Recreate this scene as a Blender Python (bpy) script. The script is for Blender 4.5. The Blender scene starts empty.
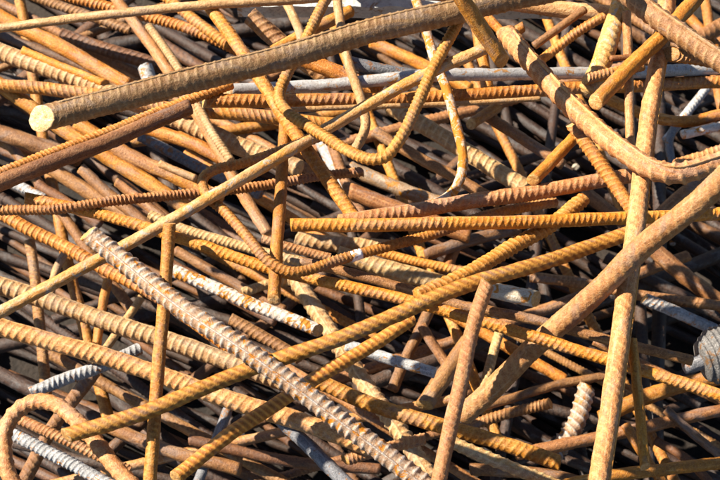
import bpy, bmesh, math, random
import numpy as np
from mathutils import Vector, Matrix

R = math.radians
rng = np.random.default_rng(11)
random.seed(11)
scene = bpy.context.scene
col = scene.collection

# ------------------------------------------------------------------ camera
PW, PH = 720.0, 480.0                       # the pixel grid the paths below are written in
PITCH = R(60)                               # looking down on the heap
HFOV = R(28)
FPX = (PW / 2) / math.tan(HFOV / 2)
PILE = 0.16                                 # usual height of the heap's upper bars
DIST = 1.30
FWD = np.array([0, math.cos(PITCH), -math.sin(PITCH)])
UPV = np.array([0, math.sin(PITCH), math.cos(PITCH)])
CAM = np.array([0, 0, PILE]) - FWD * DIST
cam = bpy.data.cameras.new('camera')
cam.angle = HFOV
cam.clip_start = 0.02
cam.clip_end = 500
cam.dof.use_dof = True
cam.dof.focus_distance = DIST - 0.02
cam.dof.aperture_fstop = 16.0
co = bpy.data.objects.new('camera', cam)
co.location = CAM
co.rotation_euler = (math.pi / 2 - PITCH, 0, 0)
col.objects.link(co)
scene.camera = co

# ------------------------------------------------------------------ light
SUN_TRAVEL = Vector((0.66, -0.23, -0.62)).normalized()   # from the left, a little from behind the heap
sd = -SUN_TRAVEL
world = bpy.data.worlds.new('World')
scene.world = world
world.use_nodes = True
wn = world.node_tree
sky = wn.nodes.new('ShaderNodeTexSky')
sky.sky_type = 'NISHITA'
sky.sun_disc = False
sky.air_density = 0.8
sky.dust_density = 0.2
sky.sun_elevation = math.asin(sd.z)
sky.sun_rotation = math.atan2(sd.x, sd.y)
bg = wn.nodes['Background']
bg.inputs['Strength'].default_value = 0.05
wn.links.new(sky.outputs[0], bg.inputs[0])
sl = bpy.data.lights.new('sun', 'SUN')
sl.energy = 5.0
sl.angle = R(0.5)
sl.color = (1.0, 0.91, 0.77)
so = bpy.data.objects.new('sun', sl)
so.rotation_euler = SUN_TRAVEL.to_track_quat('-Z', 'Y').to_euler()
so.location = (-2, 0.5, 3)
col.objects.link(so)

scene.view_settings.view_transform = 'Standard'
scene.view_settings.look = 'None'
scene.view_settings.gamma = 1
scene.view_settings.exposure = 1.62

# ------------------------------------------------------------------ helpers
def ray(u, v):
    d = FWD * FPX + np.array([1.0, 0, 0]) * (u - PW / 2) - UPV * (v - PH / 2)
    return d / np.linalg.norm(d)

def at(u, v, z):
    """point at height z seen at pixel (u, v)"""
    d = ray(u, v)
    return CAM + d * ((z - CAM[2]) / d[2])

def px2m(u, v, z):
    p = at(u, v, z)
    return float(np.dot(p - CAM, FWD)) / FPX

def tag(o, label=None, cat=None, group=None, kind=None):
    if label: o['label'] = label
    if cat: o['category'] = cat
    if group: o['group'] = group
    if kind: o['kind'] = kind
    return o

def link_mesh(name, verts, faces, mat, parent=None, origin=None, attrs=None, smooth=True):
    me = bpy.data.meshes.new(name)
    verts = np.asarray(verts, dtype=float)
    if origin is not None:
        verts = verts - np.asarray(origin)
    me.from_pydata(verts.tolist(), [], faces)
    if attrs:
        for k, (typ, data) in attrs.items():
            a = me.attributes.new(k, typ, 'POINT')
            if typ == 'FLOAT':
                a.data.foreach_set('value', np.asarray(data, dtype=np.float32).ravel())
            else:
                a.data.foreach_set('vector', np.asarray(data, dtype=np.float32).ravel())
    if smooth:
        me.polygons.foreach_set('use_smooth', [True] * len(me.polygons))
    me.materials.append(mat)
    me.update()
    o = bpy.data.objects.new(name, me)
    if origin is not None and parent is None:
        o.location = origin
    if parent is not None:
        o.parent = parent
        if origin is None:
            o.matrix_parent_inverse = Matrix.Identity(4)
    col.objects.link(o)
    return o

# ------------------------------------------------------------------ materials
def rust(name, dark, mid, light, speck, metal=0.0, rough=0.64, flake=None, flake_amt=0.0,
         wear=None, wear_amt=0.0, bump=0.5, full=False, scale_amt=.7):
    m = bpy.data.materials.new(name)
    m.use_nodes = True
    nt = m.node_tree
    N, L = nt.nodes, nt.links
    bs = N['Principled BSDF']
    at_ = N.new('ShaderNodeAttribute'); at_.attribute_name = 'bar_co'
    oi = N.new('ShaderNodeObjectInfo')
    mul = N.new('ShaderNodeMath'); mul.operation = 'MULTIPLY'; mul.inputs[1].default_value = 37.0
    L.new(oi.outputs['Random'], mul.inputs[0])
    add = N.new('ShaderNodeVectorMath'); add.operation = 'ADD'
    L.new(at_.outputs['Vector'], add.inputs[0]); L.new(mul.outputs[0], add.inputs[1])
    def noise(scale, detail=4, rough_=0.6, vec=None, dist=0.0):
        n = N.new('ShaderNodeTexNoise')
        n.inputs['Scale'].default_value = scale
        n.inputs['Detail'].default_value = detail
        n.inputs['Roughness'].default_value = rough_
        n.inputs['Distortion'].default_value = dist
        L.new((vec or add).outputs[0], n.inputs['Vector'])
        return n
    def ramp(src, a, b):
        r = N.new('ShaderNodeMapRange'); r.clamp = True
        r.inputs['From Min'].default_value = a; r.inputs['From Max'].default_value = b
        L.new(src, r.inputs['Value'])
        return r
    def mix(fac, c1, c2):
        x = N.new('ShaderNodeMix'); x.data_type = 'RGBA'
        if hasattr(fac, 'links'): L.new(fac, x.inputs['Factor'])
        else: x.inputs['Factor'].default_value = fac
        for c, i in ((c1, 6), (c2, 7)):
            if hasattr(c, 'links'): L.new(c, x.inputs[i])
            else: x.inputs[i].default_value = (*c, 1)
        return x.outputs[2]
    n1 = noise(28, 5, 0.62)                 # broad patches along the bar
    n2 = noise(170, 4, 0.65, dist=0.4)      # blotches
    n3 = noise(900, 3, 0.7)                 # grain
    n4 = noise(420, 3, 0.6)
    f1 = ramp(n1.outputs[0], 0.36, 0.64)
    f2 = ramp(n2.outputs[0], 0.40, 0.66)
    f3 = ramp(n3.outputs[0], 0.50, 0.66)
    c = mix(f1.outputs[0], mid, light)
    m2 = N.new('ShaderNodeMath'); m2.operation = 'MULTIPLY_ADD'; m2.inputs[1].default_value = .6; m2.inputs[2].default_value = .4
    L.new(f2.outputs[0], m2.inputs[0])
    c = mix(m2.outputs[0], dark, c)
    # stretches where dark mill scale still clings to the steel
    va = N.new('ShaderNodeVectorMath'); va.operation = 'MULTIPLY'; va.inputs[1].default_value = (.35, 1, 1)
    L.new(add.outputs[0], va.inputs[0])
    n7 = noise(55, 6, .68, vec=va, dist=.6)
    f7 = ramp(n7.outputs[0], .53, .60)
    m7 = N.new('ShaderNodeMath'); m7.operation = 'MULTIPLY'; m7.inputs[1].default_value = scale_amt
    L.new(f7.outputs[0], m7.inputs[0])
    g_ = tuple(.45 * x + .35 * .2 for x in mid)
    c = mix(m7.outputs[0], c, g_)
    # streaks along the bar
    vs = N.new('ShaderNodeVectorMath'); vs.operation = 'MULTIPLY'; vs.inputs[1].default_value = (.10, 1, 1)
    L.new(add.outputs[0], vs.inputs[0])
    n6 = noise(260, 3, .6, vec=vs)
    f6 = ramp(n6.outputs[0], .54, .68)
    m6 = N.new('ShaderNodeMath'); m6.operation = 'MULTIPLY'; m6.inputs[1].default_value = .45
    L.new(f6.outputs[0], m6.inputs[0])
    c = mix(m6.outputs[0], c, speck)
    m3 = N.new('ShaderNodeMath'); m3.operation = 'MULTIPLY'; m3.inputs[1].default_value = 0.42
    L.new(f3.outputs[0], m3.inputs[0])
    c = mix(m3.outputs[0], c, speck)
    f4 = ramp(n4.outputs[0], 0.56, 0.66)
    m4 = N.new('ShaderNodeMath'); m4.operation = 'MULTIPLY'; m4.inputs[1].default_value = 0.5
    L.new(f4.outputs[0], m4.inputs[0])
    c = mix(m4.outputs[0], c, tuple(x * 0.55 for x in dark))
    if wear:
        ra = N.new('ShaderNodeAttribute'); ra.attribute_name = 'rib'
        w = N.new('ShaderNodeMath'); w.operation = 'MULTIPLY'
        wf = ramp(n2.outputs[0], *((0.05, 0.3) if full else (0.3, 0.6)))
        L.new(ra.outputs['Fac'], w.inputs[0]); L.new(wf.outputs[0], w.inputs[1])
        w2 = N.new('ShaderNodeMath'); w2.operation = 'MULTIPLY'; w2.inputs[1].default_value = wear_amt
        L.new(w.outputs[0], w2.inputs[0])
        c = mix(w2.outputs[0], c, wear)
    if flake:
        n5 = noise(85, 6, 0.7, dist=0.8)
        f5 = ramp(n5.outputs[0], 0.62 - 0.3 * flake_amt, 0.66 - 0.3 * flake_amt)
        c = mix(f5.outputs[0], c, flake)
    # each bar a little lighter or darker, redder or yellower than the next
    hs = N.new('ShaderNodeHueSaturation')
    rr = N.new('ShaderNodeMapRange'); rr.inputs['To Min'].default_value = 0.8; rr.inputs['To Max'].default_value = 1.2
    L.new(oi.outputs['Random'], rr.inputs['Value']); L.new(rr.outputs[0], hs.inputs['Value'])
    wn_ = N.new('ShaderNodeTexWhiteNoise'); wn_.noise_dimensions = '1D'
    L.new(mul.outputs[0], wn_.inputs['W'])
    r2 = N.new('ShaderNodeMapRange'); r2.inputs['To Min'].default_value = 0.493; r2.inputs['To Max'].default_value = 0.503
    L.new(wn_.outputs['Value'], r2.inputs['Value']); L.new(r2.outputs[0], hs.inputs['Hue'])
    hs.inputs['Saturation'].default_value = 1.16
    L.new(c, hs.inputs['Color'])
    L.new(hs.outputs[0], bs.inputs['Base Color'])
    bs.inputs['Metallic'].default_value = metal
    bs.inputs['Roughness'].default_value = rough
    if metal:
        mm = N.new('ShaderNodeMath'); mm.operation = 'MULTIPLY'; mm.inputs[1].default_value = metal
        L.new(f2.outputs[0], mm.inputs[0]); L.new(mm.outputs[0], bs.inputs['Metallic'])
    bs.inputs['Specular IOR Level'].default_value = 0.5
    # pitted scale
    s1 = N.new('ShaderNodeMath'); s1.operation = 'MULTIPLY_ADD'; s1.inputs[1].default_value = 0.6
    L.new(n3.outputs[0], s1.inputs[0]); L.new(n4.outputs[0], s1.inputs[2])
    s2 = N.new('ShaderNodeMath'); s2.operation = 'MULTIPLY_ADD'; s2.inputs[1].default_value = 1.2
    L.new(n7.outputs[0], s2.inputs[0]); L.new(s1.outputs[0], s2.inputs[2])
    bp = N.new('ShaderNodeBump'); bp.inputs['Strength'].default_value = bump; bp.inputs['Distance'].default_value = 0.0018
    L.new(s2.outputs[0], bp.inputs['Height']); L.new(bp.outputs[0], bs.inputs['Normal'])
    return m

MAT = {
 'or': rust('rust_orange', (.17, .060, .018), (.36, .145, .040), (.48, .225, .075), (.58, .36, .17), wear=(.52, .29, .12), wear_amt=.7),
 'ye': rust('rust_yellow', (.24, .085, .022), (.45, .19, .050), (.54, .265, .082), (.62, .40, .18), wear=(.58, .32, .12), wear_amt=.6),
 'yk': rust('rust_orange_shaded_grooves', (.17, .060, .018), (.28, .11, .032), (.36, .16, .05), (.48, .28, .12), wear=(.55, .285, .10), wear_amt=.85, full=True),  # dark grooves: dirt, plus the shade beside the ribs put into the colour
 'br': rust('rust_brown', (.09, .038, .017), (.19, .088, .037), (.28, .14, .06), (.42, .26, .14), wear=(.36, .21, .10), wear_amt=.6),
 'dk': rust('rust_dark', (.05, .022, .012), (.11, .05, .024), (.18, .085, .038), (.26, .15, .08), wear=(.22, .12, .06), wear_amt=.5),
 'vd': rust('shade_dark_rust', (.012, .007, .005), (.026, .013, .008), (.045, .021, .011), (.075, .04, .022), wear=(.06, .03, .016), wear_amt=.5),  # near-black rust, shade of the gaps put into the colour
 'rd': rust('rust_red', (.10, .036, .015), (.19, .075, .030), (.28, .125, .05), (.42, .24, .12), wear=(.36, .18, .08), wear_amt=.8),
 'pk': rust('rust_tan', (.19, .075, .030), (.34, .16, .068), (.43, .23, .11), (.54, .37, .23), wear=(.48, .30, .15), wear_amt=.6),
 'pa': rust('rust_pale', (.22, .11, .045), (.40, .235, .105), (.48, .315, .16), (.60, .46, .30), wear=(.55, .42, .25), wear_amt=.7),
 'gb': rust('grey_brown_steel', (.12, .050, .018), (.21, .105, .043), (.24, .15, .08), (.38, .26, .15), metal=.1, rough=.6, wear=(.42, .28, .15), wear_amt=.6),
 'go': rust('grey_orange_steel', (.30, .13, .035), (.46, .24, .075), (.40, .28, .15), (.55, .42, .26), rough=.65, flake=(.27, .23, .18), flake_amt=.16),
 'st': rust('grey_steel', (.20, .17, .14), (.38, .37, .36), (.46, .46, .47), (.60, .60, .60), metal=.35, rough=.45, flake=(.36, .2, .09), flake_amt=.12, bump=.25),
 'si': rust('silver_steel', (.22, .115, .05), (.27, .18, .11), (.29, .22, .16), (.40, .34, .27), metal=.1, rough=.5, flake=(.36, .16, .045), flake_amt=.22, wear=(.43, .395, .35), wear_amt=1.0),
 'wh': rust('whitewashed_steel', (.40, .30, .21), (.58, .52, .45), (.62, .58, .53), (.70, .68, .64), rough=.8, flake=(.42, .19, .06), flake_amt=.42),
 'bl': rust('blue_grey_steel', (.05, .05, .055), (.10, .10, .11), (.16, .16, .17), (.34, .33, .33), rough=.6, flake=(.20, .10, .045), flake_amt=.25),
 'mw': rust('mottled_white_steel', (.09, .085, .085), (.24, .235, .23), (.42, .41, .40), (.55, .54, .52), rough=.7, flake=(.30, .14, .05), flake_amt=.22),
 'ct': rust('concrete_crust', (.28, .21, .14), (.42, .36, .28), (.50, .45, .38), (.60, .56, .50), rough=.9, flake=(.34, .15, .055), flake_amt=.25, bump=.8),
 'cu': rust('cut_face', (.22, .10, .035), (.42, .23, .085), (.50, .32, .15), (.62, .46, .28), rough=.6),
 'cb': rust('glare_cut_face', (.34, .18, .07), (.52, .35, .18), (.60, .45, .28), (.70, .58, .42), rough=.5),  # paler than the other cut faces, sun glare put into the colour
 'wo': rust('whitewash_over_rust', (.30, .14, .05), (.52, .38, .24), (.62, .54, .44), (.70, .66, .60), rough=.8, flake=(.42, .19, .055), flake_amt=.5),
 'hb': rust('dull_grey_metal', (.035, .032, .030), (.085, .08, .075), (.13, .125, .12), (.28, .265, .25), rough=.6, flake=(.12, .07, .035), flake_amt=.2),
 'bd': rust('grey_board', (.26, .26, .25), (.36, .37, .36), (.42, .43, .42), (.50, .50, .49), rough=.75, flake=(.24, .17, .11), flake_amt=.12, bump=.3),
 'pt': rust('white_paint', (.55, .53, .50), (.68, .67, .65), (.74, .73, .71), (.78, .78, .77), rough=.7, flake=(.4, .22, .09), flake_amt=.15, bump=.25),
}

# ------------------------------------------------------------------ sweeping a bar
def catmull(pts, step):
    """smooth path through pixel points, sampled about every `step` pixels"""
    P = np.asarray(pts, float)
    if len(P) == 2:
        n = max(2, int(np.linalg.norm(P[1] - P[0]) / step) + 1)
        t = np.linspace(0, 1, n)[:, None]
        return P[0] * (1 - t) + P[1] * t
    E = np.vstack([2 * P[0] - P[1], P, 2 * P[-1] - P[-2]])
    out = []
    for i in range(1, len(E) - 2):
        p0, p1, p2, p3 = E[i - 1], E[i], E[i + 1], E[i + 2]
        # centripetal knots
        d = [max(1e-6, np.linalg.norm(b - a)) ** 0.5 for a, b in ((p0, p1), (p1, p2), (p2, p3))]
        t0, t1 = 0, d[0]; t2 = t1 + d[1]; t3 = t2 + d[2]
        n = max(2, int(np.linalg.norm(p2 - p1) / step) + 1)
        for t in np.linspace(t1, t2, n, endpoint=False):
            A1 = (t1 - t) / (t1 - t0) * p0 + (t - t0) / (t1 - t0) * p1
            A2 = (t2 - t) / (t2 - t1) * p1 + (t - t1) / (t2 - t1) * p2
            A3 = (t3 - t) / (t3 - t2) * p2 + (t - t2) / (t3 - t2) * p3
            B1 = (t2 - t) / (t2 - t0) * A1 + (t - t0) / (t2 - t0) * A2
            B2 = (t3 - t) / (t3 - t1) * A2 + (t - t1) / (t3 - t1) * A3
            out.append((t2 - t) / (t2 - t1) * B1 + (t - t1) / (t2 - t1) * B2)
    out.append(P[-1])
    return np.array(out)

def resample(P, step):
    d = np.r_[0, np.cumsum(np.linalg.norm(np.diff(P, axis=0), axis=1))]
    n = max(3, int(round(d[-1] / step)) + 1)
    s = np.linspace(0, d[-1], n)
    return np.stack([np.interp(s, d, P[:, k]) for k in range(P.shape[1])], 1), s

def frames(P):
    T = np.gradient(P, axis=0)
    T /= np.linalg.norm(T, axis=1)[:, None]
    up = -FWD
    Nn = up[None] - (T @ up)[:, None] * T
    Nn /= np.linalg.norm(Nn, axis=1)[:, None]
    B = np.cross(T, Nn)
    return T, Nn, B

def wavy(x, seed, amps=(1, .6, .4), f0=1.0):
    r = np.random.default_rng(seed)
    y = 0 * x
    for i, a in enumerate(amps):
        y = y + a * np.sin(x * f0 * (1.9 ** i) * r.uniform(.8, 1.25) + r.uniform(0, 6.28))
    return y

def bar_mesh(P3, rad, style, seed, pitch=None, slant=1.0, roll=0.0, h=None, cut=(True, True), shear=None, lod=0, sharp=None, plain=False):
    """P3: centre line in metres. Returns verts, faces, attributes and the end rings."""
    r_ = np.random.default_rng(seed)
    d = 2 * rad
    pitch = pitch or d * (0.44 if style == 'hel' else 0.5)
    h = d * (0.07 if h is None else h)
    step = pitch / (8 if lod == 0 else 3) if style != 'smo' else max(d * (.24 if lod == 0 else .5), 0.0024)
    P, s = resample(P3, step)
    T, Nn, B = frames(P)
    seg = 18 if d < .010 else (22 if d < .015 else 28)
    if lod: seg = 10
    th = np.linspace(0, 2 * np.pi, seg, endpoint=False)
    ridges = {'fish': (0, np.pi), 'smo': ()}.get(style, (np.pi / 2, 3 * np.pi / 2))
    if style == 'hel' or plain: ridges = ()
    for q in ridges:
        th = np.r_[th, [(q + e) % (2 * np.pi) for e in (-.26, -.1, .1, .26)]]
    th = np.unique(np.round(np.sort(th), 4))
    seg = len(th)
    S, TH = np.meshgrid(s, th, indexing='ij')
    rib = 0 * S
    jit = 0.12 * wavy(S / pitch, seed + 5, f0=.37)
    if style == 'hel':
        ph = S / pitch + slant * TH / (2 * np.pi) * 2 + jit
        rib = np.clip(np.cos(2 * np.pi * ph) * .5 + .5, 0, 1) ** (sharp or 4.0)
    elif style == 'ann':
        half = np.abs(np.cos(TH))          # fades out towards the lengthwise ribs
        ph = S / pitch + slant * .36 * np.sin(TH) + jit + (np.cos(TH) < 0) * .5
        rib = np.clip(np.cos(2 * np.pi * ph) * .5 + .5, 0, 1) ** (sharp or 5.0) * np.clip(half * 1.6, 0, 1)
    elif style == 'cre':
        half = np.abs(np.cos(TH))
        ph = S / pitch + slant * .45 * np.sin(TH) + jit + (np.cos(TH) < 0) * .5
        rib = np.clip(np.cos(2 * np.pi * ph) * .5 + .5, 0, 1) ** (sharp or 5.0) * np.clip(half * 1.5, 0, 1)
    elif style == 'fish':
        w = np.minimum(TH, 2 * np.pi - TH)             # 0 at the camera-side ridge
        side = np.where(TH < np.pi, 1, -1)
        ph = S / pitch - slant * .34 * w + np.where(side > 0, .35, 0) + jit * .6
        rib = np.clip(np.cos(2 * np.pi * ph) * .5 + .5, 0, 1) ** (sharp or 4.0) * np.clip(np.sin(w) * 1.9, 0, 1)
    ridge = 0 * S
    for q in ridges:
        dd = np.abs((TH - q + np.pi) % (2 * np.pi) - np.pi)
        ridge = np.maximum(ridge, np.exp(-(dd / .13) ** 2))
    rough = .018 * wavy(S / d * 1.3 + 2 * np.sin(TH + seed), seed + 1) + .012 * wavy(S / d * 4 + 3 * np.cos(TH * 2 + seed), seed + 2)
    rough = rough + r_.normal(0, .010, S.shape)
    if style == 'smo': rough = rough * 1.7
    hr = h * (1 + .25 * wavy(S / d * .9, seed + 3))
    RR = rad * (1 + rough) + hr * np.maximum(rib, ridge * .8)
    # bars are never perfectly straight
    bend = .15 * rad * wavy(s / .09, seed + 7)
    P = P + B * bend[:, None]
    ang = TH + roll
    V = P[:, None, :] + RR[..., None] * (np.cos(ang)[..., None] * Nn[:, None, :] + np.sin(ang)[..., None] * B[:, None, :])
    n = len(s)
    # sheared, slightly uneven cut ends
    for i, sg in ((0, -1), (n - 1, 1)):
        a, p = r_.uniform(.05, .22), r_.uniform(0, 6.28)
        if cut[0 if i == 0 else 1]:
            a, p = (r_.uniform(.3, .65) if shear is None else shear), math.pi + r_.uniform(-.7, .7)
        off = sg * rad * (a * np.cos(ang[i] - p) + r_.normal(0, .03, seg))
        for j in range(n):                         # ease the slant in over the last stretch
            k = 1 - abs(s[j] - s[i]) / (3.0 * rad)
            if k > 0: V[j] += T[i][None] * (off * k)[:, None]
    verts = V.reshape(-1, 3)
    faces = []
    idx = np.arange(n * seg).reshape(n, seg)
    a = idx[:-1]; b = idx[1:]
    faces = np.stack([a, np.roll(a, -1, 1), np.roll(b, -1, 1), b], -1).reshape(-1, 4).tolist()
    bc = np.stack([S, RR * np.cos(TH), RR * np.sin(TH)], -1).reshape(-1, 3)
    rb = np.maximum(rib, ridge).reshape(-1)
    # end caps: a chamfer ring and a centre
    caps = []
    extra_v, extra_bc, extra_rb = [], [], []
    base = n * seg
    for i, sg in ((0, -1), (n - 1, 1)):
        c = V[i].mean(0)
        ring = c + (V[i] - c) * .86 + T[i] * sg * rad * .10
        cen = c + T[i] * sg * rad * (.08 + r_.uniform(-.05, .10))
        if cut[0 if i == 0 else 1]:
            # the cut face becomes a part of its own
            mid = c + (V[i] - c) * .45 + T[i] * sg * rad * (.11 + r_.normal(0, .02, (seg, 1)))
            edge = c + (V[i] - c) * .985 + T[i] * sg * rad * .012
            cv = np.vstack([edge, ring, mid, cen[None]])
            cf = []
            for j in range(seg):
                k = (j + 1) % seg
                for lo, hi in ((0, seg), (seg, 2 * seg)):
                    q = [lo + j, lo + k, hi + k, hi + j]
                    cf.append(q if sg > 0 else q[::-1])
                q = [2 * seg + j, 2 * seg + k, 3 * seg]
                cf.append(q if sg > 0 else q[::-1])
            caps.append((cv, cf))
        k0 = base + len(extra_v)
        extra_v += [c - T[i] * sg * rad * .05] if cut[0 if i == 0 else 1] else [cen]
        extra_bc += [[s[i], 0, 0]]; extra_rb += [0]
        rg = idx[i]
        for j in range(seg):
            q = [int(rg[j]), int(rg[(j + 1) % seg]), k0]
            faces.append(q if sg > 0 else q[::-1])
    verts = np.vstack([verts, extra_v]); bc = np.vstack([bc, extra_bc]); rb = np.r_[rb, extra_rb]
    return verts, faces, {'bar_co': ('FLOAT_VECTOR', bc), 'rib': ('FLOAT', rb)}, caps, P, Nn, B

# ------------------------------------------------------------------ letting bars come to rest on each other
SAMP_UV, SAMP_Z, SAMP_R = [np.zeros((0, 2))], [np.zeros(0)], [np.zeros(0)]
BARS = {}

def rest(uv, w, floor=0.0, bmax=.22, fixed=None, extra=0.0, only=None, sag=1.6):
    """Height of each path sample once the bar lies on everything laid before it: the bar stays
    rigid and tilts until its middle is as low as it can go."""
    mpp = px2m(PW / 2, PH / 2, PILE)
    r = w * mpp / 2
    U, Z, Rr = np.vstack(SAMP_UV), np.concatenate(SAMP_Z), np.concatenate(SAMP_R)
    A = uv[::2] if len(uv) > 6 else uv
    if only: A = A[(A[:, 0] > only[0]) & (A[:, 0] < only[1])]
    ci, cz = [A[0], A[-1], A[len(A) // 2]], [floor + r] * 3
    if len(U):
        lo, hi = A.min(0) - 40, A.max(0) + 40
        k = np.all((U > lo) & (U < hi), 1)
        Uk, Zk, Rk = U[k], Z[k], Rr[k]
        for p in A:
            D = np.linalg.norm(Uk - p, axis=1) * mpp
            S = (Rk + r) * 1.06
            q = D < S
            if q.any():
                zz = Zk[q] + np.sqrt(np.maximum(S[q] ** 2 - D[q] ** 2, 0))
                ci.append(p); cz.append(zz.max())
    C, cz = np.array(ci), np.array(cz) + extra
    cen = uv.mean(0)
    Q = uv - cen
    cov = np.cov(Q.T) + np.eye(2) * 1e-9
    ev, evec = np.linalg.eigh(cov)
    ax, ay = evec[:, 1], evec[:, 0]
    bent = ev[0] > 60
    L = np.linalg.norm(uv[-1] - uv[0])
    bs = np.linspace(-bmax, bmax, 111) * mpp
    cs = np.linspace(-bmax, bmax, 41) * mpp if bent else np.array([0.0])
    if fixed is not None:
        bs = np.array([fixed]) * mpp * (1 if ax[0] > 0 else -1); cs = np.array([0.0])
    s1, s2 = (C - cen) @ ax, (C - cen) @ ay
    best = None
    for c_ in cs:
        f = (cz[None, :] - bs[:, None] * s1[None, :] - c_ * s2[None, :]).max(1)
        cost = f + .10 * np.abs(bs) * 60 + .10 * abs(c_) * 60
        i = int(np.argmin(cost))
        if best is None or cost[i] < best[0]:
            best = (cost[i], f[i], bs[i], c_)
    _, a, b, c_ = best
    rigid = a + b * (Q @ ax) + c_ * (Q @ ay)
    if fixed is not None or not sag or len(uv) < 8: return rigid
    # the bar sags a little between the points that carry it
    sp = np.linalg.norm(uv[1] - uv[0])
    cc = np.full(len(uv), floor + r + extra)
    si = np.arange(len(uv)) * sp * mpp
    for q_, zz in zip(C[3:], cz[3:]):
        i = int(np.argmin(np.linalg.norm(uv - q_, axis=1)))
        cc[max(0, i - 1):i + 2] = np.maximum(cc[max(0, i - 1):i + 2], zz)
    dr = (cc[None, :] - .5 * sag * (si[:, None] - si[None, :]) ** 2).max(1)
    z = np.maximum(dr, rigid - .03)
    z = np.minimum(z, np.maximum(rigid, cc))
    kk = np.exp(-.5 * (np.arange(-12, 13) / 5.0) ** 2); kk /= kk.sum()
    zs = np.convolve(np.pad(z, 12, mode='reflect', reflect_type='odd') if len(z) > 13 else np.pad(z, 12, mode='edge'), kk, 'valid')
    return zs + max(0, np.percentile(cc - zs, 98)) * .7

def register(uv, z, w):
    mpp = px2m(PW / 2, PH / 2, PILE)
    k = slice(None, None, 1)
    SAMP_UV.append(uv[k]); SAMP_Z.append(z[k]); SAMP_R.append(np.full(len(uv[k]), w * mpp / 2))

NAMES = {'hel': 'ribbed_bar', 'ann': 'ribbed_bar', 'cre': 'ribbed_bar', 'fish': 'ribbed_bar', 'smo': 'smooth_bar'}
seed_n = [100]
LEVEL = [0.03]                              # the lowest a bar may lie

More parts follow.
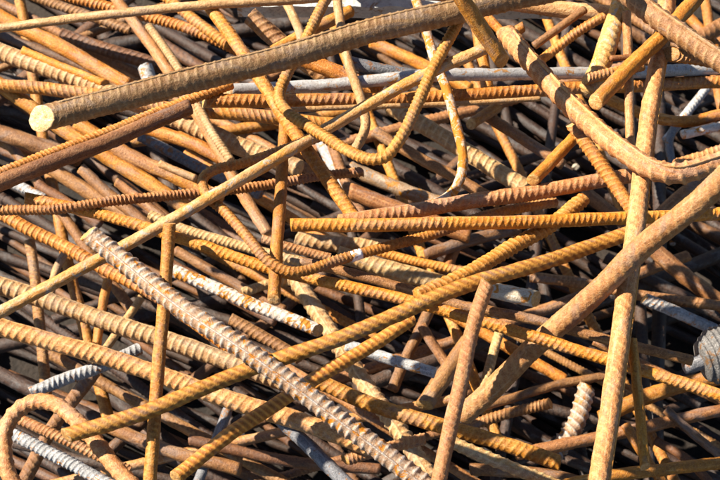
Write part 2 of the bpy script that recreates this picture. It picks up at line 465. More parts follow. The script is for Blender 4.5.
def bar(w, style, mat, path, label, name=None, ends='', group=None, ext=True, ridge=None, cat='bar',
        ext0=None, ext1=None, tilt=None, bmax=.22, floor=None, extra=0.0, only=None, warp=None, face='cu', flex=True, rmat=None, band=None, **kw):
    w = w * (1.07 if w < 17 else 1.0)
    seed_n[0] += 1
    seed = seed_n[0]
    r_ = np.random.default_rng(seed)
    pts = [tuple(float(q) for q in p.split(',')) for p in path.split()] if isinstance(path, str) else [tuple(p) for p in path]
    def off(p): return p[0] < 4 or p[0] > PW - 4 or p[1] < 4 or p[1] > PH - 4
    def push(p, q, e):
        v = np.subtract(p, q); v = v / np.linalg.norm(v)
        return tuple(np.add(p, v * e))
    if ext:                                    # bars that leave the frame go on beyond it
        e0 = ext0 if ext0 is not None else (r_.uniform(60, 190) if off(pts[0]) else 0)
        e1 = ext1 if ext1 is not None else (r_.uniform(60, 190) if off(pts[-1]) else 0)
        if e0: pts = [push(pts[0], pts[1], e0)] + pts
        if e1: pts = pts + [push(pts[-1], pts[-2], e1)]
    uv = catmull(pts, 4.0)
    uv, _ = resample(uv, 4.0)
    z = rest(uv, w, floor=LEVEL[0] if floor is None else floor, bmax=bmax, fixed=tilt, extra=extra, only=only, sag=(1.6 if w < 17 else .5) if flex else 0)
    if warp: z = warp(uv, z)
    register(uv, z, w)
    P3 = np.array([at(u, v, zz) for (u, v), zz in zip(uv, z)])
    mid = len(uv) // 2
    rad = w * px2m(*uv[mid], z[mid]) / 2 * .97
    verts, faces, attrs, caps, P, Nn, B = bar_mesh(P3, rad, style, seed, cut=('a' in ends, 'b' in ends), **kw)
    org = P[len(P) // 2] - np.array([0, 0, rad])
    nm = name or NAMES[style]
    if style == 'smo' and name is None and w < 9.5: nm = 'thin_rod'
    o = link_mesh(nm, verts, faces, MAT[mat], origin=org, attrs=attrs)
    tag(o, label, cat, group)
    for cv, cf in caps:
        bc = (cv - cv.mean(0)) * 1.0
        link_mesh('cut_end', cv, cf, MAT[face], parent=o, origin=org,
                  attrs={'bar_co': ('FLOAT_VECTOR', bc), 'rib': ('FLOAT', np.zeros(len(cv)))})
    if ridge is not None:                      # lengthwise rib as a part: (angle, size)
        for ang, sz in ridge:
            Q = P + (Nn * math.cos(ang) + B * math.sin(ang)) * (rad * (1.0 + kw.get('h', .07) * 1.1))
            q0 = max(1, int(1.6 * rad / max(1e-6, np.linalg.norm(Q[1] - Q[0]))))
            Q, s = resample(Q[q0:-q0], .004)
            T, n_, b_ = frames(Q)
            out = n_ * math.cos(ang) + b_ * math.sin(ang)
            sid = np.cross(T, out)
            prof = [(-1, -.6), (-.75, .35), (-.3, .95), (.3, .95), (.75, .35), (1, -.6)]
            hw = rad * sz
            wob = 1 + .05 * wavy(s / .012, seed + 9)
            V = np.stack([Q + sid * (x * hw) + out * (y * hw * 1.2 * wob)[:, None] for x, y in prof], 1)
            m = len(prof)
            idx = np.arange(len(Q) * m).reshape(len(Q), m)
            a, b = idx[:-1], idx[1:]
            f = np.stack([a[:, :-1], a[:, 1:], b[:, 1:], b[:, :-1]], -1).reshape(-1, 4)[:, ::-1].tolist()
            f += [list(map(int, idx[0])), list(map(int, idx[-1][::-1]))]
            V = V.reshape(-1, 3)
            bc = np.stack([np.repeat(s, m), np.tile([x * hw for x, _ in prof], len(Q)), np.tile([y * hw for _, y in prof], len(Q))], 1)
            link_mesh('lengthwise_rib', V, f, MAT[rmat or mat], parent=o, origin=org,
                      attrs={'bar_co': ('FLOAT_VECTOR', bc), 'rib': ('FLOAT', np.full(len(V), .8))})
    if band is not None:                       # a dab of paint round the bar: pixel where it sits
        i = int(np.argmin(np.linalg.norm(uv - np.array(band[:2]), axis=1)))
        seg_ = P3[max(0, i - 2):i + 3]
        seg_ = resample(seg_, np.linalg.norm(seg_[-1] - seg_[0]) / 4)[0]
        c = seg_.mean(0); seg_ = c + (seg_ - c) * band[2]
        bv, bf, ba, _, _, _, _ = bar_mesh(seg_, rad * 1.10, 'smo', seed + 50, cut=(False, False))
        link_mesh('paint_band', bv, bf, MAT['pt'], parent=o, origin=org, attrs=ba)
    BARS[label] = (o, uv, z, rad)
    return o

# ------------------------------------------------------------------ the yard floor
def soil():
    m = bpy.data.materials.new('dark_soil'); m.use_nodes = True
    nt = m.node_tree; N, L = nt.nodes, nt.links
    bs = N['Principled BSDF']; tc = N.new('ShaderNodeTexCoord')
    def noise(sc, det):
        n = N.new('ShaderNodeTexNoise'); n.inputs['Scale'].default_value = sc; n.inputs['Detail'].default_value = det
        L.new(tc.outputs['Object'], n.inputs['Vector']); return n
    a, b = noise(9, 8), noise(160, 5)
    r = N.new('ShaderNodeValToRGB')
    r.color_ramp.elements[0].position = .35; r.color_ramp.elements[0].color = (.010, .007, .005, 1)
    r.color_ramp.elements[1].position = .7; r.color_ramp.elements[1].color = (.028, .019, .013, 1)
    x = N.new('ShaderNodeMath'); x.operation = 'MULTIPLY_ADD'; x.inputs[1].default_value = .5
    L.new(b.outputs[0], x.inputs[0]); L.new(a.outputs[0], x.inputs[2])
    y = N.new('ShaderNodeMath'); y.operation = 'SUBTRACT'; y.inputs[1].default_value = .25
    L.new(x.outputs[0], y.inputs[0]); L.new(y.outputs[0], r.inputs[0]); L.new(r.outputs[0], bs.inputs['Base Color'])
    bs.inputs['Roughness'].default_value = .95
    bp = N.new('ShaderNodeBump'); bp.inputs['Strength'].default_value = .8; bp.inputs['Distance'].default_value = .006
    L.new(x.outputs[0], bp.inputs['Height']); L.new(bp.outputs[0], bs.inputs['Normal'])
    return m

g = np.unique(np.r_[-80, -40, -20, -10, -5, -3, np.linspace(-2, 2, 121), 3, 5, 10, 20, 40, 80])
GX, GY = np.meshgrid(g, g, indexing='ij')
GZ = .006 * (np.sin(GX * 9 + 2 * np.sin(GY * 5)) + np.sin(GY * 11 + 1.7 * np.sin(GX * 7))) * np.exp(-(GX ** 2 + GY ** 2) / 6) - .402
n_ = len(g)
gi = np.arange(n_ * n_).reshape(n_, n_)
gf = np.stack([gi[:-1, :-1], gi[1:, :-1], gi[1:, 1:], gi[:-1, 1:]], -1).reshape(-1, 4).tolist()
ground = link_mesh('ground', np.stack([GX, GY, GZ], -1).reshape(-1, 3), gf, soil())
tag(ground, kind='structure')

# ------------------------------------------------------------------ bars at the bottom of the heap
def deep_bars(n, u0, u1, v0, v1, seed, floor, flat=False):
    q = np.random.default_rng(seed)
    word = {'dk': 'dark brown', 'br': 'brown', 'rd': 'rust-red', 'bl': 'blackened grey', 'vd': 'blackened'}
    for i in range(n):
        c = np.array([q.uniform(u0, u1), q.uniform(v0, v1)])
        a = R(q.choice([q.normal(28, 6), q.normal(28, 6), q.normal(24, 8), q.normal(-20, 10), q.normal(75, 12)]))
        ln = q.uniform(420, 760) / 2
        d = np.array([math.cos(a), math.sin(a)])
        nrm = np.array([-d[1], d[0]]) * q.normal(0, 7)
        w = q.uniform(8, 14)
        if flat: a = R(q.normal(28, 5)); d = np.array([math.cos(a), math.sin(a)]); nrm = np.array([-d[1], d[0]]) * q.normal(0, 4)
        st, mt = q.choice(['cre', 'hel', 'ann', 'cre', 'smo']), q.choice(['vd', 'vd', 'vd', 'vd', 'dk', 'vd', 'vd'])  # mostly the near-black rust that paints in the shade between upper bars
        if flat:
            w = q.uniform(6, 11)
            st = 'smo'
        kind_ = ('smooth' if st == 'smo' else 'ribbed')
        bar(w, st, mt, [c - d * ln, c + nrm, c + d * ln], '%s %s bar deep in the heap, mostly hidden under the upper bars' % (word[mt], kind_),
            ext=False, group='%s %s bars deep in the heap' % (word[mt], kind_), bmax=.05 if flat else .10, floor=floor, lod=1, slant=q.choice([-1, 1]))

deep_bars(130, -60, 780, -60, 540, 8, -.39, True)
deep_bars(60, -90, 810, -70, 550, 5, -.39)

def mid_bars(n, seed):
    """thin ribbed bars lying close together half way down, most of them sloping the same way"""
    q = np.random.default_rng(seed)
    word = {'or': 'orange', 'br': 'brown', 'pk': 'tan'}
    for i in range(n):
        c = np.array([q.uniform(-40, 760), q.uniform(-20, 510)])
        a = R(q.choice([q.normal(27, 4), q.normal(27, 4), q.normal(27, 4), q.normal(-18, 6), q.normal(70, 8)]))
        ln = q.uniform(300, 560) / 2
        d = np.array([math.cos(a), math.sin(a)])
        mt = q.choice(['or', 'br', 'pk', 'br'])
        bar(q.uniform(7.5, 11), q.choice(['cre', 'ann', 'hel']), mt, [c - d * ln, c + np.array([-d[1], d[0]]) * q.normal(0, 4), c + d * ln],
            'thin %s ribbed bar half way down in the heap, largely covered' % word[mt], ext=False,
            group='thin %s ribbed bars half way down' % word[mt], bmax=.08, floor=-.20, lod=1, slant=q.choice([-1, 1]))
mid_bars(22, 21)

# ------------------------------------------------------------------ painted board at the far edge of the heap
def board():
    zb = .105
    mpp = px2m(390, 0, zb)
    p0, p1 = at(238, 17, zb), at(552, 19, zb)
    ax = (p1 - p0); L_ = np.linalg.norm(ax); ax /= L_
    ay = np.cross([0, 0, 1], ax)
    wid, th = .14, .018
    nx, ny = 60, 14
    q = np.random.default_rng(3)
    V, F = [], []
    def P(i, j, k):
        x = L_ * i / nx; y = wid * j / ny
        e = .0006 * math.sin(i * .7) * (j in (0, ny)) + .003 * (i in (0, nx)) * math.sin(j * 1.1)
        return p0 + ax * (x + e) + ay * (y + e) + np.array([0, 0, th * k + .0008 * math.sin(i * .9 + j) * k])
    for k in (0, 1):
        for i in range(nx + 1):
            for j in range(ny + 1):
                V.append(P(i, j, k))
    st = (nx + 1) * (ny + 1)
    def id_(i, j, k): return k * st + i * (ny + 1) + j
    for i in range(nx):
        for j in range(ny):
            F.append([id_(i, j, 1), id_(i + 1, j, 1), id_(i + 1, j + 1, 1), id_(i, j + 1, 1)])
            F.append([id_(i, j, 0), id_(i, j + 1, 0), id_(i + 1, j + 1, 0), id_(i + 1, j, 0)])
        F.append([id_(i, 0, 0), id_(i + 1, 0, 0), id_(i + 1, 0, 1), id_(i, 0, 1)])
        F.append([id_(i, ny, 1), id_(i + 1, ny, 1), id_(i + 1, ny, 0), id_(i, ny, 0)])
    for j in range(ny):
        F.append([id_(0, j, 1), id_(0, j + 1, 1), id_(0, j + 1, 0), id_(0, j, 0)])
        F.append([id_(nx, j, 0), id_(nx, j + 1, 0), id_(nx, j + 1, 1), id_(nx, j, 1)])
    V = np.array(V)
    o = link_mesh('painted_board', V, F, MAT['bd'], origin=p0, smooth=False,
                  attrs={'bar_co': ('FLOAT_VECTOR', V * .5), 'rib': ('FLOAT', np.zeros(len(V)))})
    tag(o, 'pale grey painted board behind the thick brown bar at the top edge', 'board')
    uu, vv = np.meshgrid(np.arange(238, 552, 6.), np.arange(-60, 15, 6.))
    uv = np.stack([uu.ravel(), vv.ravel()], 1)
    SAMP_UV.append(uv); SAMP_Z.append(np.full(len(uv), zb + th - .004)); SAMP_R.append(np.full(len(uv), .004))
board()

# ------------------------------------------------------------------ bars one can make out, from the lowest up
# lowest, mostly in shade
LEVEL[0] = -.16
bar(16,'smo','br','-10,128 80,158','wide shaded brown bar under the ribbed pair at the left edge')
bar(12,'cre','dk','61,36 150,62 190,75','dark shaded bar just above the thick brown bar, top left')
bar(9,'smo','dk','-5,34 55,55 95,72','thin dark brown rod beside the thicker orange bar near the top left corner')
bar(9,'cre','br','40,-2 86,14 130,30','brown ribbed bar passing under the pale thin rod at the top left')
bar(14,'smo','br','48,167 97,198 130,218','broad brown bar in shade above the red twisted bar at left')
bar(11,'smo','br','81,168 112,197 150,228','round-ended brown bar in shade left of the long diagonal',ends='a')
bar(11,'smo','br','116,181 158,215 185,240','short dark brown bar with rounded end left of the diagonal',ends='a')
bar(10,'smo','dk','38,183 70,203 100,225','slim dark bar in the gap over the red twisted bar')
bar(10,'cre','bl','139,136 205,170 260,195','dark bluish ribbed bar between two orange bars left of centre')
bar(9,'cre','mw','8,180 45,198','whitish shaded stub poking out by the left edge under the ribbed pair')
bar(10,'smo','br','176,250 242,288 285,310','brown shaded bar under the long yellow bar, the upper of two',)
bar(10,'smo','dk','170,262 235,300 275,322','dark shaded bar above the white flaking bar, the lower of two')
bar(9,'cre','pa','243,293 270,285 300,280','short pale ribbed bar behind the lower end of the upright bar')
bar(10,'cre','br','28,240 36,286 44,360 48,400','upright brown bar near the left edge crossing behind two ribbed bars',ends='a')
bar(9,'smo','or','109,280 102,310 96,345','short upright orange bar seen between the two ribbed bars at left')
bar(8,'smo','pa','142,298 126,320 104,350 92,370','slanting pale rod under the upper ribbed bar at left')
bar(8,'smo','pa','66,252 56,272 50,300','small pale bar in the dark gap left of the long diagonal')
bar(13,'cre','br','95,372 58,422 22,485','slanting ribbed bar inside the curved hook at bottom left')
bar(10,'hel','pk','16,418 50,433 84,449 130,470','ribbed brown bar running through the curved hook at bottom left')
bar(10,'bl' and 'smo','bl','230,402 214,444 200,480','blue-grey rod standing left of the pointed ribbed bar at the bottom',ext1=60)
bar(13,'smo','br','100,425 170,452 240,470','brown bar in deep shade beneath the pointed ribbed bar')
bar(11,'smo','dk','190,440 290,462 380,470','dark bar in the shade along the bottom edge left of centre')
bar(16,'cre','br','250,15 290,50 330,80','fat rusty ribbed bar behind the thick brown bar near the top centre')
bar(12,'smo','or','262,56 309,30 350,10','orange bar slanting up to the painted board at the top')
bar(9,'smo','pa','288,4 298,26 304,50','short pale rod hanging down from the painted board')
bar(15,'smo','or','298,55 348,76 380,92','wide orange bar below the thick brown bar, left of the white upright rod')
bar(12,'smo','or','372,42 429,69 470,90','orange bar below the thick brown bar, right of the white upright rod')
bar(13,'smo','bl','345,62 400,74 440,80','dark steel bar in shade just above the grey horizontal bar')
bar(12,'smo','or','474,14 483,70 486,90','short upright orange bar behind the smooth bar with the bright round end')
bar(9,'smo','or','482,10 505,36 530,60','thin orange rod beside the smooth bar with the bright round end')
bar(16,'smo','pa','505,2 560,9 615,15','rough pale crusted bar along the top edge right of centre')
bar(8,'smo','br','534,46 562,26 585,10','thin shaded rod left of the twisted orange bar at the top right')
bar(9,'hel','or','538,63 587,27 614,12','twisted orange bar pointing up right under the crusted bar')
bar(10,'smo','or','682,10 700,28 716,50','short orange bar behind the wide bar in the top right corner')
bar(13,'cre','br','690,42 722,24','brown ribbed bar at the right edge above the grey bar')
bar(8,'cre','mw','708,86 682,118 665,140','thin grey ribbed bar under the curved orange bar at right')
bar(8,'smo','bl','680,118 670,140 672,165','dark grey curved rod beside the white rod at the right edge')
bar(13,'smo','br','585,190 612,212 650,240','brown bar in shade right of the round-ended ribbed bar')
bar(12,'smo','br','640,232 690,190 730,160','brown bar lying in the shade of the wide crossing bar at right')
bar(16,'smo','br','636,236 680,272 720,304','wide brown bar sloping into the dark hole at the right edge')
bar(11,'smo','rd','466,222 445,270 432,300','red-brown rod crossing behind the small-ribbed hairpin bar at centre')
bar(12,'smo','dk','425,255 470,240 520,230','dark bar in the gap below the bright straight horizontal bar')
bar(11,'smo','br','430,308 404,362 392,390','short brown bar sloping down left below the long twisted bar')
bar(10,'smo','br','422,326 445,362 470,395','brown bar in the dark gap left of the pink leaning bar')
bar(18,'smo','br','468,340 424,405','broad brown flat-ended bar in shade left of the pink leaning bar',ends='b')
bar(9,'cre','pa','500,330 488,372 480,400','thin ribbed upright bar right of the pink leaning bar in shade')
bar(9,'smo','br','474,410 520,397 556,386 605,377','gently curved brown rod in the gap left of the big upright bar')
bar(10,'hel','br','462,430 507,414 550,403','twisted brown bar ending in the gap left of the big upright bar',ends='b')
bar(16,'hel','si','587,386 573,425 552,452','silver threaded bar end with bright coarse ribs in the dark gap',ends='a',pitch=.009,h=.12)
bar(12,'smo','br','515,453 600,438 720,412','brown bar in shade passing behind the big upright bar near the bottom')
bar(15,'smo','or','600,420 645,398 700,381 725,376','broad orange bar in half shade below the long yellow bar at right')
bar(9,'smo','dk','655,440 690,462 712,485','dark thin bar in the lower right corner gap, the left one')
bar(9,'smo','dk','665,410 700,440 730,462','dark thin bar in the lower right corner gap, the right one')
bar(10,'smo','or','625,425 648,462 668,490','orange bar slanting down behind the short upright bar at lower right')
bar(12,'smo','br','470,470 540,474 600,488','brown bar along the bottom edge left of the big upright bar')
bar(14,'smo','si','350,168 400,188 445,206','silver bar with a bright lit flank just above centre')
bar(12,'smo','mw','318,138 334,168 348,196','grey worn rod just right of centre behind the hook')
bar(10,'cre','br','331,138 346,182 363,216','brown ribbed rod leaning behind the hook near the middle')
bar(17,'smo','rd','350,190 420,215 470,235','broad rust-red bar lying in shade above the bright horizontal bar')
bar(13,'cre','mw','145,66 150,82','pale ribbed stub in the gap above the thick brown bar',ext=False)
bar(14,'cre','pa','296,239 345,244 392,246','pale rusty bar glimpsed under the bright horizontal bar left of centre')
bar(10,'cre','br','530,277 590,285 640,294 725,306','rough brown bar running to the right edge above the white ribbed bar')
bar(11,'cre','mw','644,299 680,314 716,331','white-topped ribbed bar ending at the grey grooved hub',ends='a')
bar(15,'ann','pa','338,256 390,270 445,284','pale bar banded by shadows below the small-ribbed hairpin')
bar(8,'cre','or','378,252 420,262 466,271','thin ribbed orange bar above the shadow-banded pale bar')
bar(17,'fish','pa','280,255 337,343 423,466 440,490','pale yellow ridged bar running down to the bottom centre',h=.09)
# middle
LEVEL[0] = -.06
bar(14,'smo','or','-6,14 25,31 83,60 130,86','orange pitted bar sloping down to the thick brown bar, top left')
bar(16,'ann','pa','-20,43 97,89 178,121 262,153 300,168','pale cross-ribbed bar sloping under the thick brown bar, left',ext0=60,slant=.3)
bar(8,'smo','ye','22,50 105,84','thin yellow rod lying along the pale cross-ribbed bar',ends='ab')
bar(14,'smo','or','-6,82 94,150 167,195 190,209','long orange bar passing under the blunt end of the thick brown bar')
bar(14,'smo','or','78,124 119,150 194,184 222,198','orange bar next above the long one under the ribbed pair',)
bar(13,'smo','or','138,127 200,146 224,158','orange-brown bar just below the pale cross-ribbed bar')
bar(7,'smo','pa','160,163 196,178','thin pale strip of bar above the red twisted bar')
bar(12,'cre','or','-30,83 0,86 94,95 170,109 280,118 335,123','ribbed bar emerging on both sides of the thick brown bar',slant=-1)
bar(10,'hel','or','60,-6 122,10 200,34 238,51','slim ribbed orange bar passing under the pale thin rod',ends='')
bar(10,'hel','or','158,-8 187,14 228,44','short ribbed orange bar left of the pale rough bar at the top')
bar(11,'smo','pk','115,-4 133,22 167,69 195,112 223,160 239,190 268,234','rough pinkish bar running steeply down from the top under the thick bar')
bar(8,'hel','pa','149,26 178,69 212,132 231,160','thin ribbed bar alongside the rough pinkish steep bar')
bar(15,'ann','pa','392,107 454,146 525,188','pale cross-ribbed bar under the white-washed hook right of centre',slant=-.3)
bar(11,'smo','br','374,132 398,147 476,190 500,203','smooth brown bar below the pale cross-ribbed bar, centre')
bar(11,'smo','br','478,110 540,152 562,166','brown bar sloping down to the smooth slanted orange bar, right of centre')
bar(11,'smo','or','471,124 498,107','stubby orange bar end below the orange horizontal bar',ends='a',ext=False)
bar(12,'smo','or','686,138 610,98 590,88','orange bar hidden behind the upright bars at the upper right') if False else None
bar(11,'smo','or','600,94 617,103 659,119 687,122 722,114','curved orange bar sagging to the right edge below the grey bar')
bar(9,'smo','wh','682,135 722,126','white rod at the right edge above the bent bar')
bar(12,'hel','pk','676,165 722,152','ribbed bar at the right edge just above the bent bar')
bar(12,'smo','st','228,90 309,85 423,77 520,75 670,70 724,69','long grey steel bar running level to the right edge',ends='a')
bar(12,'cre','or','205,101 292,100 451,96 587,88 724,83','long orange ribbed bar lying just below the level grey bar',ends='a')
bar(5,'smo','pa','290,109 420,105 540,99','very thin pale rod under the long orange ribbed bar')
bar(17,'cre','go','624,-8 610,30 599,66 589,92','knobbly mottled upright bar near the top right',h=.12)
bar(9,'smo','pk','627,12 629,70 630,150','slim upright pinkish rod left of the big upright bar')
bar(6,'smo','rd','610,59 650,56','tiny red rod crossing between the upright bars at top right')
bar(10,'hel','or','586,80 622,71 642,66','ribbed stub with a white cut end on the grey bar',ends='a')
bar(12,'ann','or','-6,210 25,228 72,249 111,271 156,294 232,350','brown cross-ribbed bar with a lit lower edge, left',slant=.2)
bar(12,'wh' and 'cre','wh','174,271 212,286 253,305 318,331','white flaking bar ending left of the long twisted bar',ends='b')
bar(11,'smo','mw','346,345 390,360 434,374','short black-and-white flaked bar below the long twisted bar')
bar(11,'cre','br','230,320 281,348 300,360','brown ribbed bar hugging the silver ridged bar from above')
bar(14,'smo','bl','280,420 314,453 350,488','dark blue-grey bar slanting to the bottom edge left of centre')
bar(11,'hel','pk','345,459 380,450 425,440','knobbly orange bar end beside the silver ridged bar at bottom',ends='a')
bar(12,'hel','mw','9,432 56,455 92,475 112,486','dark and white mottled bar crossing the curved hook at bottom left',ends='a')
bar(11,'cre','mw','31,393 69,378 106,365 140,348','grey-white encrusted ribbed bar above the curved hook',h=.12)
bar(16,'ann','pa','-20,277 0,285 83,311 150,336 226,362 290,385','wide pale cross-ribbed bar left of centre, the upper of two',slant=.3)
bar(16,'cre','pk','-20,318 0,326 56,343 106,359 150,374 220,397 295,420 372,447','wide tan ribbed bar left of centre, the lower of two')
bar(14,'cre','or','316,381 370,405 443,427 500,443 560,462','orange ribbed bar from the ridged pale bar toward the bottom edge')
bar(12,'hel','pa','450,442 496,463 550,484','pale coarse twisted bar at the bottom right of centre',pitch=.009)
bar(12,'smo','or','560,487 612,477 660,471 722,464','pinkish orange bar along the bottom right edge')
bar(9,'cre','pa','150,214 181,228 248,247 305,262','pale ribbed bar lying above the long yellow bar')
bar(8,'cre','pk','262,238 281,244 330,257','slim pinkish ribbed bar left of the hairpin bend')
bar(10,'smo','br','300,262 340,271 423,293 457,303 520,316 600,338 692,361','long brown bar running beside the long yellow bar on its right',extra=.235,flex=False)
bar(11,'cre','ye','25,198 111,218 200,246 264,266 340,284 409,300 507,329 606,359 722,397','very long thin yellow bar from left edge region to the right edge',ends='a',extra=.03,flex=False)
bar(17,'smo','ct','480,287 536,298','concrete-crusted stub with a pale broken end right of centre',ends='b',name='crusted_bar')
bar(10,'smo','ye','631,340 637,390 645,467','short upright yellow-orange bar right of the big upright bar',ends='b')
bar(14,'hel','or','418,297 445,286 479,268 512,247 545,229 583,198','twisted bar curving under the long twisted bar to upper right',slant=-1)
bar(9,'hel','rd','-30,212 0,211 56,209 111,201 156,197 226,190 276,183 314,177 362,172','dark red twisted bar running level from the left edge',slant=-1.2,h=.11)
bar(12,'smo','or','285,118 281,171 277,245 274,300','upright orange bar standing in the hairpin bend left of centre',ends='b')
bar(12,'cre','or','199,-10 245,54 264,83 290,124 314,160 354,218','orange bar running steeply from the top to the middle of the heap')
# upper
LEVEL[0] = 0.0
bar(9,'smo','pa','336,-10 345,50 363,105 366,125 361,140 354,151','pale upright rod with a curled lower end above centre',name='hooked_rod',cat='rod')
bar(9.5,'smo','wo','413,-10 426,31 434,58 446,89 455,125 461,150 461,172 455,188 444,199 430,205','whitewashed rod curling into a hook right of centre',name='hooked_rod',cat='rod',ext0=40)
bar(10,'hel','or','325,134 278,151 239,164 214,170 203,179 206,193 226,212 248,237 262,255 276,266 291,272 309,270 337,260 396,243 434,233 479,217 540,205 556,203','hairpin-bent ribbed bar with a dab of white paint',name='bent_bar',slant=1.2,band=(357,255,.7))
bar(14,'cre','pk','340,224 432,208 479,200 540,191 598,181 640,173','stout pinkish ribbed bar level with the whitewashed hook end')
bar(12,'cre','ye','291,226 376,226 540,221 625,218 726,212','bright straight orange bar running level across the middle')
bar(12,'smo','ye','533,180 573,138 582,128','smooth orange bar leaning against the round-ended ribbed bar',ends='a')
bar(13,'hel','or','572,124 603,168 634,214','ribbed bar with a round lit end beside the bent bar',ends='a',shear=.9)
bar(10,'hel','or','-20,180 0,173 83,141 150,114 231,84','slim ribbed bar of the slanting pair under the thick brown bar',slant=-1)
bar(16,'smo','br','-30,197 0,183 100,146 190,108','thicker bar of the slanting pair at the left edge')
bar(9,'smo','pa','-20,29 0,27 100,16 200,6 300,-1 320,-3','pale thin rod stretched across the top left corner')
bar(12,'smo','go','490,46 423,76 340,122 256,172 170,219 100,258 0,312 -30,328','long mottled grey-orange diagonal rod from upper centre to left edge',ends='a')
bar(11,'hel','or','333,-16 309,33 284,80 279,97 288,112 312,128 342,147 368,158 384,156 396,143 409,120 434,67 462,16 476,-8','U-shaped ribbed hook hanging from the top edge',name='hooked_bar',ext0=20,ext1=30)
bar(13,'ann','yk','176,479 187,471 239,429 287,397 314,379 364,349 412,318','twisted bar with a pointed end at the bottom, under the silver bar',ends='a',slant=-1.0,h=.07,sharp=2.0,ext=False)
bar(12,'cre','or','170,224 164,313 158,375 150,492','upright orange bar left of centre running to the bottom edge',ends='a')
bar(15,'hel','pk','30,500 10,480 3,455 4,430 16,411 36,401 56,405 73,419 92,440 112,465 132,486','thick curved ribbed hook in the bottom left corner',name='hooked_bar',ext0=30,pitch=.0085)
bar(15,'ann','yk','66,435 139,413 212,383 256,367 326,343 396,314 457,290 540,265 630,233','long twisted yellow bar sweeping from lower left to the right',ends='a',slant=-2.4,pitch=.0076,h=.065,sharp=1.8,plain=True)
bar(20.5,'fish','si','88,233 170,296 245,350 303,394 370,445 440,498','silver bar with a central ridge and saw-tooth ribs, lower left',ends='a',ridge=[(0,.12)],h=.07,pitch=.0072,slant=.6,sharp=3.0,plain=True)
bar(14,'cre','pk','488,283 473,327 465,363 457,403 443,469 438,492','pinkish leaning bar from the long twisted bar to the bottom edge',ends='a')
bar(19,'ann','pk','666,-8 657,55 649,125 634,245 617,363 597,497','big upright bar with a thin bright edge, right of centre',ridge=[(-1.15,.11)],rmat='or',slant=1.8,h=.025)
bar(10,'smo','or','524,27 502,42','small round bar end beside the top of the elbow-bent bar',ends='a',ext=False)
bar(21,'ann','pk','505,30 536,66 558,90 600,129 624,150 650,168 677,174 722,162','stout bar bent like an elbow at the upper right',name='bent_bar',ends='a',ridge=[(-.55,.13)],h=.075,pitch=.0105,ext1=60,roll=-1.75,plain=True)
bar(22.5,'ann','pk','462,417 507,376 552,332 603,287 642,249 687,212 724,180','wide pinkish bar crossing over the big upright bar to the right edge',slant=1.8,h=.04,ext1=60,tilt=.72,only=(605,900))
bar(15,'smo','ye','597,104 640,58 664,34 692,2','smooth orange bar with a shaded blunt tip leaning over the big upright bar',ends='a',ext1=60)
bar(13,'hel','or','671,53 712,60','round bar end facing out under the wide corner bar',ends='a',shear=1.1,ext=False)
bar(21,'ann','gb','614,-13 667,23 725,63','wide grey-brown bar across the top right corner',ridge=[(-.55,.12)],h=.05,pitch=.0095,roll=-1.75,plain=True)
bar(26,'ann','gb','42,121 200,78 340,38 460,9 560,-13','thickest brown bar with a bright blunt end across the upper left',ends='a',tilt=-.02,shear=.95,face='cb',ridge=[(-.85,.08)],h=.026,pitch=.0075,roll=-1.3,plain=True,ext1=50)
bar(16,'smo','or','452,-14 501,62','smooth orange bar with a bright round end hanging over the thick bar',tilt=-.7,ends='b',ext0=60,shear=1.0)

# ------------------------------------------------------------------ grooved hub at the right edge
def lathe(name, prof, mat, parent, org, axis, seg=36, seed=1, amp=.02):
    a = np.array(axis, float); a /= np.linalg.norm(a)
    x = np.cross(a, [0, 0, 1]); x /= np.linalg.norm(x); y = np.cross(a, x)
    q = np.random.default_rng(seed)
    V, bc = [], []
    for t, r in prof:
        for k in range(seg):
            th = 2 * math.pi * k / seg
            rr = r * (1 + amp * (math.sin(3 * th + t * 60 + seed) + .6 * math.sin(7 * th - t * 120)) + q.normal(0, amp * .3))
            V.append(a * t + x * rr * math.cos(th) + y * rr * math.sin(th)); bc.append([t, rr * math.cos(th), rr * math.sin(th)])
    n = len(prof)
    idx = np.arange(n * seg).reshape(n, seg)
    A, B_ = idx[:-1], idx[1:]
    F = np.stack([A, np.roll(A, -1, 1), np.roll(B_, -1, 1), B_], -1).reshape(-1, 4).tolist()
    F += [list(map(int, idx[0][::-1])), list(map(int, idx[-1]))]
    return link_mesh(name, np.array(V), F, mat, parent=parent,
                     attrs={'bar_co': ('FLOAT_VECTOR', bc), 'rib': ('FLOAT', np.zeros(len(V)))})

def hub():
    z = .12
    k = px2m(712, 355, z)
    c = at(701, 362, z)
    e = bpy.data.objects.new('grooved_hub', None)
    e.location = c - np.array([0, 0, 24 * k]); col.objects.link(e)
    tag(e, 'grey grooved hub with a stub axle at the right edge', 'hub')
    ax = np.array([.93, .30, .06])
    holder = lambda o: setattr(o, 'location', (0, 0, 24 * k))
    holder(lathe('stub_axle', [(-19 * k, 4.5 * k), (-18 * k, 7 * k), (-10 * k, 7.5 * k), (0, 8 * k), (3 * k, 8 * k)], MAT['bl'], e, c, ax, seed=4))
    prof = [(0, 13 * k), (1 * k, 17 * k)]
    t = 1.5
    while t < 40:
        r0 = 19 + 9 * min(1, t / 12)
        prof += [(t * k, r0 * k), ((t + 1.1) * k, (r0 + 1.3) * k), ((t + 2.4) * k, (r0 + 1.0) * k), ((t + 3.3) * k, (r0 + .1) * k)]
        t += 5.6
    holder(lathe('grooved_drum', prof, MAT['hb'], e, c, ax, seg=48, seed=7, amp=.022))
    holder(lathe('pale_collar', [(41 * k, 24 * k), (42 * k, 36 * k), (50 * k, 40 * k), (60 * k, 40 * k), (61 * k, 24 * k)], MAT['ct'], e, c, ax, seg=48, seed=9))
hub()

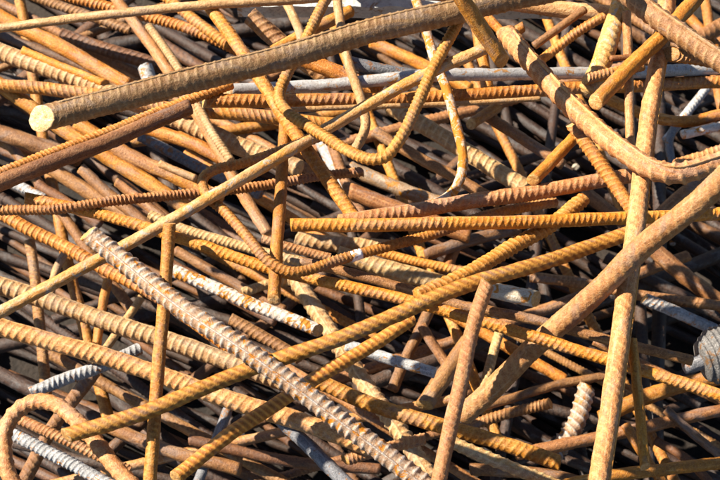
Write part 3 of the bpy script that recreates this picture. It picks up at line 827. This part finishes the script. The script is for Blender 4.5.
# ------------------------------------------------------------------ broken bits of plaster and stone caught among the bars
def fragment(u, v, wpx, hpx, ang, mat, label, seed, name='stone_fragment', cat='stone'):
    q = np.random.default_rng(seed)
    mpp = px2m(u, v, PILE)
    U, Z = np.vstack(SAMP_UV), np.concatenate(SAMP_Z)
    near = np.linalg.norm(U - np.array([u, v]), axis=1) < 30
    z = float(np.percentile(Z[near], 35)) if near.any() else .06
    bm = bmesh.new()
    bmesh.ops.create_icosphere(bm, subdivisions=3, radius=1)
    f = q.uniform(1.2, 2.6, 3); ph = q.uniform(0, 6.28, 3)
    planes = [np.array(x) / np.linalg.norm(x) for x in q.normal(0, 1, (9, 3))]
    for w_ in bm.verts:
        p = np.array(w_.co)
        for pl in planes:
            dd = p @ pl
            if dd > .72: p = p - pl * (dd - .72)
        p = p * (1 + .06 * math.sin(f[0] * 3 * p[0] + ph[0]) + .06 * math.sin(f[1] * 3 * p[1] + ph[1]))
        ca, sa = math.cos(-ang), math.sin(-ang)
        x, y, zz = p[0] * wpx / 2 * mpp, p[1] * hpx / 2 * mpp, p[2] * hpx / 2 * mpp
        w_.co = (x * ca - y * sa, x * sa + y * ca, zz)
    me = bpy.data.meshes.new(name); bm.to_mesh(me); bm.free()
    n = len(me.vertices)
    a = me.attributes.new('bar_co', 'FLOAT_VECTOR', 'POINT')
    arr = np.zeros(n * 3, dtype=np.float32); me.vertices.foreach_get('co', arr); a.data.foreach_set('vector', arr)
    me.materials.append(MAT[mat])
    o = bpy.data.objects.new(name, me); o.location = at(u, v, z); col.objects.link(o)
    tag(o, label, cat)
fragment(252, 390, 24, 10, R(25), 'pt', 'crumpled white chip under the long twisted bar beside the silver bar', 1, 'plaster_chip', 'chip')
fragment(656, 202, 12, 10, 0, 'ct', 'pale pebble between the big upright bar and the wide crossing bar', 2)
fragment(673, 243, 12, 9, .4, 'ct', 'pale pebble below the wide crossing bar at the dark hole', 3)
fragment(519, 172, 15, 10, .8, 'ct', 'pale stone left of the smooth leaning orange bar', 4)
fragment(575, 168, 22, 12, -.7, 'ct', 'pale grey lump between the leaning orange bar and the ribbed one', 5)
fragment(596, 264, 16, 9, .5, 'ct', 'white chip below the right end of the long twisted bar', 6)
fragment(480, 252, 14, 8, .2, 'ct', 'small pale stone in the dark below the level orange bar', 7)
fragment(103, 58, 26, 10, .1, 'pt', 'white chip in the dark gap at the top left', 8, 'plaster_chip', 'chip')
fragment(18, 73, 14, 9, .2, 'pt', 'white chip at the left edge above the ribbed bar', 9, 'plaster_chip', 'chip')
fragment(657, 420, 9, 6, .2, 'ct', 'tiny pale pebble in the dark right of the short upright bar', 10)
fragment(554, 438, 10, 6, -.3, 'ct', 'tiny pale pebble below the silver threaded bar end', 11)
fragment(632, 452, 26, 14, .6, 'pk', 'rusty brown lump at the foot of the short upright bar', 12, 'rusty_lump', 'lump')
